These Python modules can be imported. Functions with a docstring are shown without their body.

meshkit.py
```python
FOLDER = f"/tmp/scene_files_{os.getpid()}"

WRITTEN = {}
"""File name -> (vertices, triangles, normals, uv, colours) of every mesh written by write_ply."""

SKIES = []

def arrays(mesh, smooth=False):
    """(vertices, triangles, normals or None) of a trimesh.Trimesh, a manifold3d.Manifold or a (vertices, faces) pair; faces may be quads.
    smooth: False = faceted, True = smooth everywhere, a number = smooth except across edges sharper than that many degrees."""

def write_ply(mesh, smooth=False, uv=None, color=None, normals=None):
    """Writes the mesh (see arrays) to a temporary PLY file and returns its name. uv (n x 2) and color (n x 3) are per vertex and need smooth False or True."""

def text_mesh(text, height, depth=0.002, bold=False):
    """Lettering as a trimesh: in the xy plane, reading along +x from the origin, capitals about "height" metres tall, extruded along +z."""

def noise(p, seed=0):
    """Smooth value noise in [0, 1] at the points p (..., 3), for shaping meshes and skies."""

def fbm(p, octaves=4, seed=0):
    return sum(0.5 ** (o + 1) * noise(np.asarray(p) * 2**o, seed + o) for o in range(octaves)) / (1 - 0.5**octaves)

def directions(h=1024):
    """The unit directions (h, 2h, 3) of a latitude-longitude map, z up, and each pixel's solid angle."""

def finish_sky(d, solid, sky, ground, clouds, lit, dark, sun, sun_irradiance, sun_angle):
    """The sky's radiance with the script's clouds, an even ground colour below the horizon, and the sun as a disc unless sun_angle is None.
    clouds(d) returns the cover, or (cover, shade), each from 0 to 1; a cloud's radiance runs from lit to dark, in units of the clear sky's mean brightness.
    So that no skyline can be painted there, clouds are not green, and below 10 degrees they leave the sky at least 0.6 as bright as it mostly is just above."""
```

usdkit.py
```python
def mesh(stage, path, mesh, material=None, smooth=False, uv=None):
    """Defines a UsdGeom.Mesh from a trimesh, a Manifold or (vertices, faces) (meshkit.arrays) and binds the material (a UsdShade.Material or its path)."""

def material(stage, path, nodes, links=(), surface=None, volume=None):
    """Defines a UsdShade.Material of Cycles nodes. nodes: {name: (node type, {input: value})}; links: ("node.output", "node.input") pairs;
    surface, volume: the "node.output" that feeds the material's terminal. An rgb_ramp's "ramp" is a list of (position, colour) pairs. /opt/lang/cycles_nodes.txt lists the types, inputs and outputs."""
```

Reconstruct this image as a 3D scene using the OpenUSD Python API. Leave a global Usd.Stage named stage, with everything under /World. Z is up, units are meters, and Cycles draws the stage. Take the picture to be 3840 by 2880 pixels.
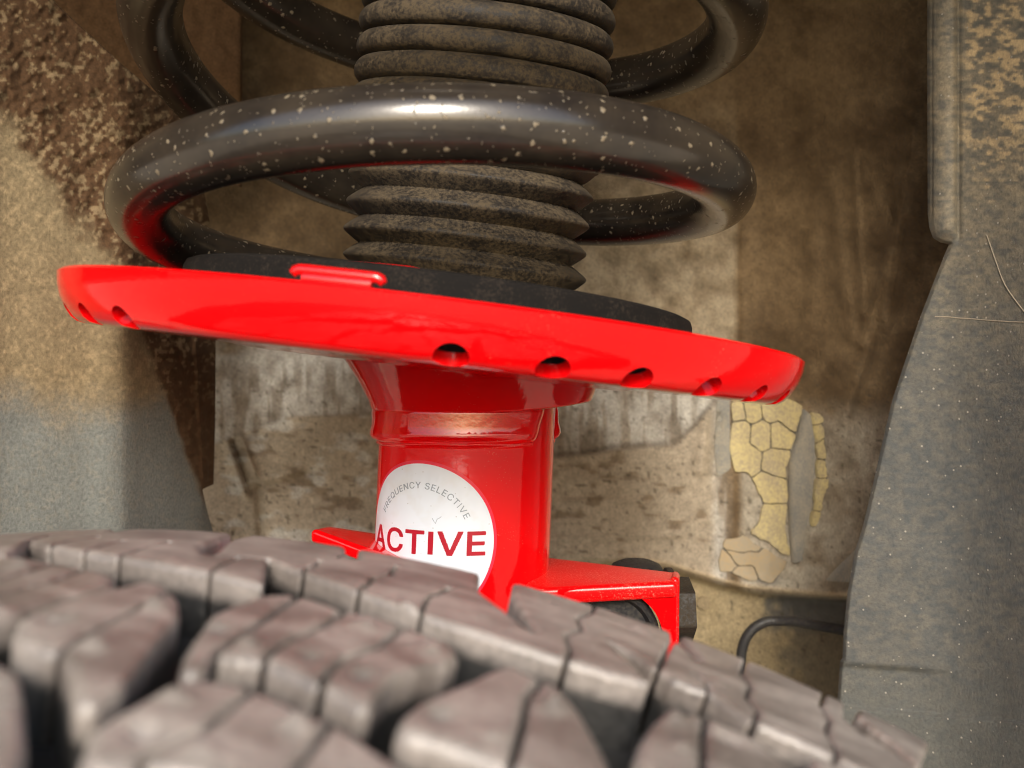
import math
import numpy as np, trimesh, shapely, usdkit, meshkit
from shapely.geometry import Polygon, LineString, Point
from scipy.spatial import Delaunay
from scipy.interpolate import PchipInterpolator as Pchip
from pxr import Usd, UsdGeom, UsdLux, UsdShade, Gf, Sdf, Vt
import manifold3d as m3

stage = Usd.Stage.CreateInMemory()
UsdGeom.SetStageUpAxis(stage, "Z")
UsdGeom.SetStageMetersPerUnit(stage, 1.0)
UsdGeom.Xform.Define(stage, "/World")
UsdGeom.Scope.Define(stage, "/World/Looks")
H = 0.72            # height of the camera above the ground (m)
D0 = 288.0          # camera to strut axis (mm)
F = 3600.0          # focal length in photo pixels (photo is 3840 wide)
rng = np.random.default_rng(7)

# ---------------------------------------------------------------- camera
cam = UsdGeom.Camera.Define(stage, "/World/camera")
cam.CreateHorizontalApertureAttr(36.0)
cam.CreateVerticalApertureAttr(27.0)
cam.CreateFocalLengthAttr(36.0 * F / 3840)
cam.CreateClippingRangeAttr(Gf.Vec2f(0.01, 1000))
cam.CreateFStopAttr(36.0 * F / 3840 / 2.2)
cam.CreateFocusDistanceAttr(0.280)
cam.CreateExposureAttr(0.58)
cam.AddTranslateOp().Set(Gf.Vec3d(0, -D0 / 1000, H))
cam.AddRotateXOp().Set(90.0)

# ---------------------------------------------------------------- light
SUN = np.array([0.02, -0.8, 0.42]); SUN /= np.linalg.norm(SUN)
SKY, SUNI = 0.15, 0.5
sun = UsdLux.DistantLight.Define(stage, "/World/sun")
sun.CreateIntensityAttr(SUNI); sun.CreateAngleAttr(18.0)
sun.CreateNormalizeAttr(True)
sun.CreateColorAttr(Gf.Vec3f(1.0, 0.94, 0.84))
zax = Gf.Vec3d(*SUN)
rot = Gf.Rotation(Gf.Vec3d(0, 0, 1), zax)
sun.AddTransformOp().Set(Gf.Matrix4d().SetRotate(rot))
usdkit.material(stage, "/World/Looks/sky_light", {
    "s": ("sky_texture", {"sky_type": "single_scattering", "sun_disc": False, "sun_elevation": math.asin(SUN[2]),
                          "sun_rotation": math.atan2(SUN[0], SUN[1]), "aerosol_density": 3.0}),
    "b": ("background_shader", {"strength": SKY})}, [("s.color", "b.color")], surface="b.background")
dome = UsdLux.DomeLight.Define(stage, "/World/sky")
dome.GetPrim().SetCustomDataByKey("kind", "structure")
UsdShade.MaterialBindingAPI.Apply(dome.GetPrim()).Bind(UsdShade.Material.Get(stage, "/World/Looks/sky_light"))

# ---------------------------------------------------------------- helpers (millimetres: x right, y away from the camera side, z up)
def P(px, py, d):
    px, py, d = np.broadcast_arrays(np.asarray(px, float), py, d)
    return np.stack([(px - 1920) / F * d, d - D0, (1440 - py) / F * d], -1)

names = {}
def path(parent, name):
    k = (parent, name); names[k] = names.get(k, -1) + 1
    return f"{parent}/{name}" + (f"_{names[k]:03d}" if names[k] else "")

BASE = {}
def tag(prim, label=None, category=None, group=None, kind=None):
    for k, v in (("label", label), ("category", category), ("group", group), ("kind", kind)):
        if v: prim.SetCustomDataByKey(k, v)
    return prim

def thing(name, label, category, base=(0, 0, 0), group=None):
    p = path("/World", name)
    x = UsdGeom.Xform.Define(stage, p)
    b = np.asarray(base, float)
    x.AddTranslateOp().Set(Gf.Vec3d(b[0] / 1000, b[1] / 1000, b[2] / 1000 + H))
    BASE[p] = b
    tag(x.GetPrim(), label, category, group)
    return p

def put(name, mesh, mat, parent="/World", smooth=35, label=None, color=None, **tags):
    """One Mesh; vertices in mm, written in m relative to the thing's base."""
    v, f, n = meshkit.arrays(mesh, smooth)
    root = "/".join(parent.split("/")[:3])
    b = BASE.get(root, np.array([0, 0, -H * 1000.0]))
    p = path(parent, name)
    m = usdkit.mesh(stage, p, ((v - b) / 1000, f), "/World/Looks/" + mat, smooth=False)
    if n is not None:
        m.CreateNormalsAttr(Vt.Vec3fArray.FromNumpy(n.astype(np.float32))); m.SetNormalsInterpolation("vertex")
    if color is not None:
        c = color(v) if callable(color) else color
        UsdGeom.PrimvarsAPI(m).CreatePrimvar("tint", Sdf.ValueTypeNames.Color3fArray, "vertex").Set(Vt.Vec3fArray.FromNumpy(np.asarray(c, np.float32)))
    tag(m.GetPrim(), label, **tags)
    return p

def sub(parent, name):
    p = path(parent, name); UsdGeom.Xform.Define(stage, p); return p

def gridmesh(V, close_u=False, close_v=False):
    n, m = V.shape[:2]
    i = np.arange(n if close_u else n - 1); j = np.arange(m if close_v else m - 1)
    I, J = np.meshgrid(i, j, indexing="ij"); I2, J2 = (I + 1) % n, (J + 1) % m
    q = np.stack([I * m + J, I2 * m + J, I2 * m + J2, I * m + J2], -1).reshape(-1, 4)
    return V.reshape(-1, 3), np.vstack([q[:, [0, 1, 2]], q[:, [0, 2, 3]]])

def tri(mesh):
    v, f, _ = meshkit.arrays(mesh); return trimesh.Trimesh(v, f, process=False)

def cat(*ms):
    return trimesh.util.concatenate([tri(m) for m in ms])

def sweep(pts, r, k=24, cap=True, up=(0, 0, 1.0)):
    pts = np.asarray(pts, float); n = len(pts); r = np.broadcast_to(r, n)
    t = np.gradient(pts, axis=0); t /= np.linalg.norm(t, axis=1, keepdims=True)
    up = np.asarray(up, float)
    a = np.cross(t, up); a /= np.linalg.norm(a, axis=1, keepdims=True) + 1e-12
    b = np.cross(a, t)
    th = np.linspace(0, 2 * np.pi, k, endpoint=False)
    V = pts[:, None] + r[:, None, None] * (np.cos(th)[None, :, None] * a[:, None] + np.sin(th)[None, :, None] * b[:, None])
    v, f = gridmesh(V, close_v=True)
    if cap:
        c0, c1 = len(v), len(v) + 1
        v = np.vstack([v, pts[0], pts[-1]]); j = np.arange(k); j2 = (j + 1) % k
        f = np.vstack([f, np.c_[np.full(k, c0), j, j2], np.c_[np.full(k, c1), (n - 1) * k + j2, (n - 1) * k + j]])
    m = trimesh.Trimesh(v, f, process=False)
    if m.volume < 0: m.invert()
    return m

def lathe(prof, k=160, centre=lambda z: (0, 0)):
    """prof: (r, z) points; closed around the axis."""
    prof = np.asarray(prof, float); th = np.linspace(0, 2 * np.pi, k, endpoint=False)
    V = np.stack([prof[:, 0][:, None] * np.cos(th), prof[:, 0][:, None] * np.sin(th), np.repeat(prof[:, 1][:, None], k, 1)], -1)
    return gridmesh(V, close_v=True)

def fill_poly(poly, step, keep=0.45):
    """Delaunay mesh of a shapely polygon with boundary and inner points; returns pts2, tris, number of outer-ring points (in order)."""
    rings = [np.asarray(poly.exterior.coords)[:-1]] + [np.asarray(h.coords)[:-1] for h in poly.interiors]
    inner = []
    x0, y0, x1, y1 = poly.bounds
    gx, gy = np.meshgrid(np.arange(x0, x1, step), np.arange(y0, y1, step)); gx[::2] += step / 2
    g = np.c_[gx.ravel(), gy.ravel()]
    sh = poly.buffer(-step * keep)
    g = g[shapely.contains_xy(sh, g[:, 0], g[:, 1])]
    pts = np.vstack(rings + [g])
    t = Delaunay(pts).simplices
    c = pts[t].mean(1)
    t = t[shapely.contains_xy(poly, c[:, 0], c[:, 1])]
    a = pts[t]; ar = (a[:, 1, 0] - a[:, 0, 0]) * (a[:, 2, 1] - a[:, 0, 1]) - (a[:, 1, 1] - a[:, 0, 1]) * (a[:, 2, 0] - a[:, 0, 0])
    t = t[np.abs(ar) > 1e-9]; ar = ar[np.abs(ar) > 1e-9]
    t[ar < 0] = t[ar < 0][:, ::-1]
    return pts, t, len(rings[0])

def resample(ring, step):
    l = LineString(ring); n = max(12, int(l.length / step))
    return np.array([l.interpolate(i / n, normalized=True).coords[0] for i in range(n)])

def sheet(poly_px, dfun, step, thick, smooth_edge=True):
    """A curved sheet with thickness: outline traced in the photo, laid on the surface d(px, py), then given a back and edges."""
    ring = resample(list(poly_px) + [poly_px[0]], step)
    pts, t, n = fill_poly(Polygon(ring), step)
    front = P(pts[:, 0], pts[:, 1], dfun(pts[:, 0], pts[:, 1]))
    back = front + np.array([0, thick, 0])
    k = len(pts)
    t = t[:, ::-1]                       # px,py is y-down: front faces the camera (-y)
    if np.mean(np.cross(front[t[:, 1]] - front[t[:, 0]], front[t[:, 2]] - front[t[:, 0]])[:, 1]) > 0: t = t[:, ::-1]
    j = np.arange(n); j2 = (j + 1) % n
    side = np.vstack([np.c_[j, j2, j2 + k], np.c_[j, j2 + k, j + k]])
    m = trimesh.Trimesh(np.vstack([front, back]), np.vstack([t, t[:, ::-1] + k, side]), process=False)
    trimesh.repair.fix_normals(m)
    if np.mean(m.face_normals[:len(t), 1]) > 0: m.invert()
    return m

def fb(x, y, s, o=4, seed=0):
    return meshkit.fbm(np.stack([np.asarray(x, float) / s, np.asarray(y, float) / s, np.zeros_like(x, float)], -1), o, seed) - 0.5

def sst(x, a, b):
    t = np.clip((np.asarray(x, float) - a) / (b - a), 0, 1); return t * t * (3 - 2 * t)

def box(lo, hi):
    return trimesh.creation.box(bounds=[lo, hi])

def hull(pts):
    return trimesh.convex.convex_hull(np.asarray(pts, float))

def rounded(pts, r):
    """Rounded convex body: hull of small spheres at the points."""
    s = m3.Manifold.sphere(r, 20)
    return m3.Manifold.batch_hull([s.translate(tuple(map(float, p))) for p in pts])

# ---------------------------------------------------------------- materials (positions in metres)
def M(name, nodes, links): usdkit.material(stage, "/World/Looks/" + name, nodes, links, surface="p.BSDF")

def dusty(name, base, dust, rough=0.6, big=45, fine=900, amount=0.5, width=0.15, bump=0.25, dist=0.0006, spec=0.4, rough2=0.9, tint=False, coat=0.0, stretch=(1, 1, 1), extra=None):
    n = {"g": ("geometry", {}), "map": ("mapping", {"scale": stretch}),
         "n1": ("noise_texture", {"scale": big, "detail": 6, "roughness": 0.6}),
         "n2": ("noise_texture", {"scale": fine, "detail": 4, "roughness": 0.7}),
         "add": ("math", {"math_type": "multiply_add", "value2": 0.55}),
         "r": ("rgb_ramp", {"ramp": [(max(0, (0.775 + (0.5 - amount) * 0.5 - width) * 0.667), (0, 0, 0)), (min(1, (0.775 + (0.5 - amount) * 0.5 + width) * 0.667), (1, 1, 1))]}),
         "mx": ("mix_color", {"a": base, "b": dust}),
         "ad2": ("math", {"math_type": "multiply", "value2": 0.667}),
         "rr": ("mix_float", {"a": rough, "b": rough2}),
         "bp": ("bump", {"strength": bump, "distance": dist}),
         "p": ("principled_bsdf", {"specular_ior_level": spec, "coat_weight": coat, "coat_roughness": 0.06})}
    L = [("g.position", "map.vector"), ("map.vector", "n1.vector"), ("map.vector", "n2.vector"), ("n1.fac", "add.value1"), ("n2.fac", "add.value3"),
         ("add.value", "ad2.value1"), ("ad2.value", "r.fac"), ("r.color", "mx.fac"), ("r.color", "rr.fac"), ("rr.result", "p.roughness"), ("n2.fac", "bp.height"), ("bp.normal", "p.normal")]
    if tint:   # colour comes from the mesh (dirt, painted light and shade), fine grain from here
        n["at"] = ("attribute", {"attribute": "tint"})
        n["gr"] = ("rgb_ramp", {"ramp": [(0.25, (0.62, 0.62, 0.62)), (0.5, (1, 1, 1)), (0.75, (1.35, 1.33, 1.3))]})
        n["mu"] = ("mix_color", {"blend_type": "multiply", "fac": 1.0, "use_clamp": False})
        L += [("at.color", "mu.a"), ("n2.fac", "gr.fac"), ("gr.color", "mu.b"), ("mu.result", "p.base_color")]
    else:
        L += [("mx.result", "p.base_color")]
    if extra: extra(n, L)
    M(name, n, L)

RED = (0.60, 0.0015, 0.003)
def redmat(name, dirt, rough=0.17, spec=0.42):
    M(name, {"g": ("geometry", {}), "n": ("noise_texture", {"scale": 480, "detail": 2}), "n3": ("noise_texture", {"scale": 60, "detail": 5}),
             "n4": ("noise_texture", {"scale": 2200, "detail": 3}),
             "sp": ("voronoi_texture", {"scale": 300}), "spr": ("rgb_ramp", {"ramp": [(0.05, (1, 1, 1)), (0.085, (0, 0, 0))]}),
             "ds": ("rgb_ramp", {"ramp": [(0.93 - dirt * 0.55, (0, 0, 0)), (1.0 - dirt * 0.4, (1, 1, 1))]}),
             "dm": ("math", {"math_type": "multiply_add", "value2": 0.45}),
             "mf": ("math", {"math_type": "multiply", "value2": 0.32}),
             "mx": ("mix_color", {"a": RED, "b": (0.34, 0.26, 0.18)}),
             "rg": ("mix_float", {"a": rough, "b": 0.6}),
             "b": ("bump", {"strength": 0.14, "distance": 0.0003}),
             "p": ("principled_bsdf", {"roughness": rough, "specular_ior_level": spec, "coat_weight": 0.0, "coat_roughness": 0.04})},
      [("g.position", "n.vector"), ("g.position", "n3.vector"), ("g.position", "n4.vector"), ("n.fac", "b.height"), ("b.normal", "p.normal"), ("b.normal", "p.coat_normal"),
       ("n3.fac", "dm.value1"), ("n4.fac", "dm.value3"), ("dm.value", "ds.fac"), ("ds.color", "mf.value1"), ("mf.value", "mx.fac"), ("mx.result", "p.base_color"),
       ("mf.value", "rg.fac"), ("rg.result", "p.roughness")])
redmat("red_paint", 0.0, 0.07)
redmat("red_gloss", 0.02, 0.06, 0.9)
redmat("red_paint_dusty", 0.25, 0.26)

def speckled(name, base, dust, rough, coat, density, film):
    """black enamel with a thin dust film and dried mud droplets"""
    M(name, {"g": ("geometry", {}), "dn": ("noise_texture", {"scale": 900, "detail": 2}), "dv": ("vector_math", {"math_type": "multiply_add", "vector2": (0.0016, 0.0016, 0.0016)}), "v": ("voronoi_texture", {"scale": 330}), "v2": ("voronoi_texture", {"scale": 760}),
             "sc": ("separate_color", {}), "sc2": ("separate_color", {}),
             "th": ("math", {"math_type": "multiply", "value2": 0.34}), "th2": ("math", {"math_type": "multiply", "value2": 0.34}),
             "sub": ("math", {"math_type": "subtract"}), "sub2": ("math", {"math_type": "subtract"}),
             "e": ("rgb_ramp", {"ramp": [(0.06, (0, 0, 0)), (0.10, (1, 1, 1))]}),
             "cut": ("math", {"math_type": "greater_than", "value2": 1 - density}), "cut2": ("math", {"math_type": "greater_than", "value2": 1 - density}),
             "m1": ("math", {"math_type": "multiply"}), "m2": ("math", {"math_type": "multiply"}),
             "s1": ("rgb_ramp", {"ramp": [(0.0, (1, 1, 1)), (0.16, (0.9, 0.9, 0.9)), (0.22, (0, 0, 0))]}),
             "s2": ("rgb_ramp", {"ramp": [(0.0, (1, 1, 1)), (0.14, (0.8, 0.8, 0.8)), (0.2, (0, 0, 0))]}),
             "mxm": ("math", {"math_type": "maximum"}),
             "n": ("noise_texture", {"scale": 55, "detail": 6, "roughness": 0.65}), "nr": ("rgb_ramp", {"ramp": [(0.35, (0, 0, 0)), (0.8, (film, film, film))]}),
             "n2": ("noise_texture", {"scale": 1500, "detail": 3}),
             "c1": ("mix_color", {"a": base, "b": dust}), "c2": ("mix_color", {"b": (0.16, 0.13, 0.085)}),
             "rg": ("mix_float", {"a": rough, "b": 0.75}), "ha": ("math", {"math_type": "multiply_add", "value2": 0.12}),
             "b": ("bump", {"strength": 0.6, "distance": 0.0003}),
             "p": ("principled_bsdf", {"specular_ior_level": 0.8, "coat_weight": coat, "coat_roughness": 0.15})},
      [("g.position", "dn.vector"), ("dn.color", "dv.vector1"), ("g.position", "dv.vector3"), ("dv.vector", "v.vector"), ("dv.vector", "v2.vector"), ("g.position", "n.vector"), ("g.position", "n2.vector"),
       ("v.color", "sc.color"), ("v2.color", "sc2.color"), ("v.distance", "s1.fac"), ("v2.distance", "s2.fac"),
       ("sc.r", "cut.value1"), ("sc2.r", "cut2.value1"), ("s1.color", "m1.value1"), ("cut.value", "m1.value2"), ("s2.color", "m2.value1"), ("cut2.value", "m2.value2"),
       ("m1.value", "mxm.value1"), ("m2.value", "mxm.value2"), ("n.fac", "nr.fac"), ("nr.color", "c1.fac"), ("c1.result", "c2.a"), ("mxm.value", "c2.fac"), ("c2.result", "p.base_color"),
       ("mxm.value", "rg.fac"), ("rg.result", "p.roughness"), ("n2.fac", "ha.value1"), ("mxm.value", "ha.value3"), ("ha.value", "b.height"), ("b.normal", "p.normal")])
speckled("spring_enamel", (0.009, 0.0075, 0.0066), (0.055, 0.044, 0.031), 0.22, 0.2, 0.38, 0.4)

dusty("boot_rubber", (0.018, 0.015, 0.0125), (0.088, 0.066, 0.039), rough=0.55, big=130, fine=950, amount=0.46, width=0.11, bump=0.3, dist=0.0005, spec=0.4)
dusty("pad_rubber", (0.0045, 0.0038, 0.0036), (0.03, 0.023, 0.018), rough=0.85, big=120, fine=1300, amount=0.2, width=0.14, spec=0.2, bump=0.2, dist=0.0003)
dusty("tyre_rubber", (0.1,0.1,0.1), (0.1,0.1,0.1), tint=True, rough=0.30, big=90, fine=900, amount=0.5, width=0.2, bump=0.35, dist=0.0005, spec=1.0, rough2=0.5)
dusty("tyre_groove", (0.010, 0.011, 0.012), (0.022, 0.021, 0.02), rough=0.7, big=60, fine=900, amount=0.4)
dusty("panel_dirt", (0.3, 0.3, 0.3), (0.3, 0.3, 0.3), rough=0.62, big=60, fine=850, bump=0.7, dist=0.0009, tint=True, spec=0.3)
def flecks(n, L):
    """small pale grit stuck to the surface, a share of the cells only"""
    n.update({"fv": ("voronoi_texture", {"scale": 700}), "fs": ("separate_color", {}), "fc": ("math", {"math_type": "greater_than", "value2": 0.92}),
              "fr": ("rgb_ramp", {"ramp": [(0.0, (1, 1, 1)), (0.16, (0.8, 0.8, 0.8)), (0.28, (0, 0, 0))]}), "fm": ("math", {"math_type": "multiply"}), "fx": ("mix_color", {"b": (0.34, 0.32, 0.28)})})
    L[:] = [l for l in L if l[1] != "p.base_color"] + [("g.position", "fv.vector"), ("fv.color", "fs.color"), ("fs.r", "fc.value1"), ("fv.distance", "fr.fac"), ("fr.color", "fm.value1"), ("fc.value", "fm.value2"),
          ("mu.result", "fx.a"), ("fm.value", "fx.fac"), ("fx.result", "p.base_color")]
dusty("liner_plastic", (0.3, 0.3, 0.3), (0.3, 0.3, 0.3), rough=0.55, big=60, fine=1100, bump=0.4, dist=0.0006, tint=True, spec=0.4, extra=flecks)
dusty("liner_mud", (0.3, 0.3, 0.3), (0.3, 0.3, 0.3), rough=0.9, big=60, fine=1000, bump=0.45, dist=0.0006, tint=True, spec=0.3)
dusty("yellow_sealant", (0.50, 0.42, 0.20), (0.31, 0.265, 0.18), rough=0.6, big=75, fine=900, amount=0.5, width=0.14, bump=0.2)
dusty("crack_dark", (0.075, 0.075, 0.072), (0.20, 0.175, 0.13), rough=0.8, big=80, fine=1000, amount=0.4)
dusty("tan_sealant", (0.36, 0.27, 0.15), (0.31, 0.265, 0.19), rough=0.7, big=110, fine=900, amount=0.62, width=0.15, bump=0.3)
dusty("grey_primer", (0.17, 0.175, 0.17), (0.30, 0.275, 0.22), rough=0.6, big=120, fine=1200, amount=0.5, bump=0.15)
dusty("black_rubber", (0.012, 0.012, 0.014), (0.05, 0.045, 0.036), rough=0.45, big=90, fine=1000, amount=0.3, bump=0.15)
dusty("dark_bolt", (0.010, 0.009, 0.007), (0.028, 0.022, 0.013), rough=0.5, big=120, fine=1200, amount=0.5, bump=0.3)
dusty("rail_dirt", (0.3, 0.3, 0.3), (0.3, 0.3, 0.3), rough=0.7, fine=1000, bump=0.4, tint=True, spec=0.3)
dusty("arch_black", (0.04, 0.04, 0.04), (0.14, 0.11, 0.08), rough=0.7, big=20, fine=500, amount=0.5)
dusty("body_paint", (0.35, 0.36, 0.38), (0.4, 0.38, 0.34), rough=0.3, big=20, fine=500, amount=0.2, bump=0.02)
dusty("ground_sand", (0.30, 0.25, 0.185), (0.42, 0.36, 0.265), rough=0.9, big=3, fine=90, amount=0.5, bump=0.4, dist=0.01)
def simple(name, col, rough, **kw):
    M(name, {"p": ("principled_bsdf", {"base_color": col, "roughness": rough, **kw})}, [])
M("sticker_white", {"g": ("geometry", {}), "v": ("voronoi_texture", {"scale": 420}), "r": ("rgb_ramp", {"ramp": [(0.05, (1, 1, 1)), (0.09, (0, 0, 0))]}),
                    "n": ("noise_texture", {"scale": 160, "detail": 6}), "nr": ("rgb_ramp", {"ramp": [(0.5, (0, 0, 0)), (0.85, (0.5, 0.5, 0.5))]}),
                    "c": ("mix_color", {"a": (0.62, 0.68, 0.77), "b": (0.5, 0.48, 0.44)}), "c2": ("mix_color", {"b": (0.25, 0.23, 0.2)}),
                    "mm": ("math", {"math_type": "multiply", "value2": 0.6}), "p": ("principled_bsdf", {"roughness": 0.28, "specular_ior_level": 0.5})},
  [("g.position", "v.vector"), ("g.position", "n.vector"), ("v.distance", "r.fac"), ("n.fac", "nr.fac"), ("nr.color", "c.fac"), ("c.result", "c2.a"), ("r.color", "mm.value1"), ("mm.value", "c2.fac"), ("c2.result", "p.base_color")])
simple("sticker_film", (0.62, 0.02, 0.05), 0.3)
simple("print_red", (0.34, 0.007, 0.02), 0.35)
simple("print_grey", (0.19, 0.23, 0.28), 0.35)
simple("scratch_dust", (0.30, 0.26, 0.20), 0.8)

# ---------------------------------------------------------------- the setting: ground and wheel arch of the car
g = box((-20000, -20000, -H * 1000 - 100), (20000, 20000, -H * 1000))
put("ground", g, "ground_sand", smooth=False, kind="structure", label="pale sandy ground below the car")

# body panel behind the strut (inner side of the wheel arch)
yc = Pchip([600, 800, 1000, 1100, 1400, 1800, 2080, 2150, 2300, 2520, 2590, 2650, 2690], [1700, 1655, 1590, 1556, 1546, 1640, 1705, 1700, 1677, 1660, 1610, 1535, 1500])
ys = Pchip([800, 2300, 2500, 2600, 2800, 3000, 3200, 3600], [2060, 2095, 2120, 2150, 2205, 2226, 2238, 2240])
def coat(px, py):
    e = np.where(px < 2690, yc(np.clip(px, 600, 2690)), 1500.0)
    return sst(py, e + 18 * fb(px, py, 60, 3, 5), e + 14) * (1 - sst(px, 2650, 2700))
def bg_d(px, py):
    px = np.asarray(px, float); py = np.asarray(py, float)
    d = 436 - 92 * sst(px, 2760, 3560) - 40 * (1 - sst(px, 700, 1000)) * sst(py, -200, 1500) * 0.2
    d = d + 5 * fb(px, py, 700, 3, 1)
    c = coat(px, py)
    d = d - 1.6 * c - c * (1.9 * fb(px / 3, py, 60, 3, 2) + 0.6 * fb(px / 1.5, py, 26, 2, 3))
    rough = sst(px, 2740, 2840)
    d = d + rough * (-1.2 + 2.2 * fb(px * 1.6, py * 0.6, 190, 3, 8) + 0.5 * fb(px, py, 34, 2, 9))
    d = d + (1 - rough) * (1 - c) * 0.5 * fb(px, py, 50, 4, 11)
    lower = sst(py, ys(np.clip(px, 800, 3600)) - 6, ys(np.clip(px, 800, 3600)) + 26)
    d = d - 3.5 * np.exp(-((py - ys(np.clip(px, 800, 3600)) + 10) / 26) ** 2) * sst(px, 2300, 2450) + 9 * lower * sst(px, 2100, 2350) * (1 - 0.2 * sst(px, 2600, 3300))
    for (x0, y0, x1, y1, w, a) in ((850, 1660, 925, 1860, 17, -5), (872, 1655, 935, 1850, 9, 5.5), (905, 1640, 965, 1800, 12, -4.5), (965, 1800, 985, 2150, 13, 4.5), (940, 1840, 1200, 1765, 14, 3.5), (930, 1640, 1080, 1640, 10, 2.0), (985, 1800, 1120, 1770, 22, -3),
                                   (2010, 2025, 2560, 2005, 11, -1.6), (2030, 1885, 2420, 1872, 10, -1.3), (2650, 1560, 2625, 1760, 26, -3.4), (2700, 1560, 2672, 1790, 14, 2.6), (3300, 1210, 3180, 1560, 12, 2.4), (3330, 1250, 3230, 1500, 30, -2.6), (3420, 480, 3300, 1250, 30, -2.4), (3110, 640, 3190, 1260, 26, -1.8), (3200, 560, 3235, 1180, 16, -1.6), (3400, 830, 3310, 1270, 18, 2.2), (3330, 950, 3230, 1290, 20, -2.6), (3060, 760, 3040, 1200, 30, -1.4), (3340, 780, 3350, 830, 10, 2.0), (2765, 500, 2768, 1330, 8, 1.6), (1560, 1560, 1560, 1620, 10, 1), (880, 1990, 980, 1930, 10, 2.0), (2130, 1600, 2150, 1690, 9, 2.0)):
        t = np.clip(((px - x0) * (x1 - x0) + (py - y0) * (y1 - y0)) / ((x1 - x0) ** 2 + (y1 - y0) ** 2), 0, 1)
        r2 = (px - x0 - t * (x1 - x0)) ** 2 + (py - y0 - t * (y1 - y0)) ** 2
        d = d + a * np.exp(-r2 / w ** 2)
    return d
def lin(c): return np.asarray(c, float)
def mixc(a, b, t): return a + (b - a) * np.asarray(t)[..., None]
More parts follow.
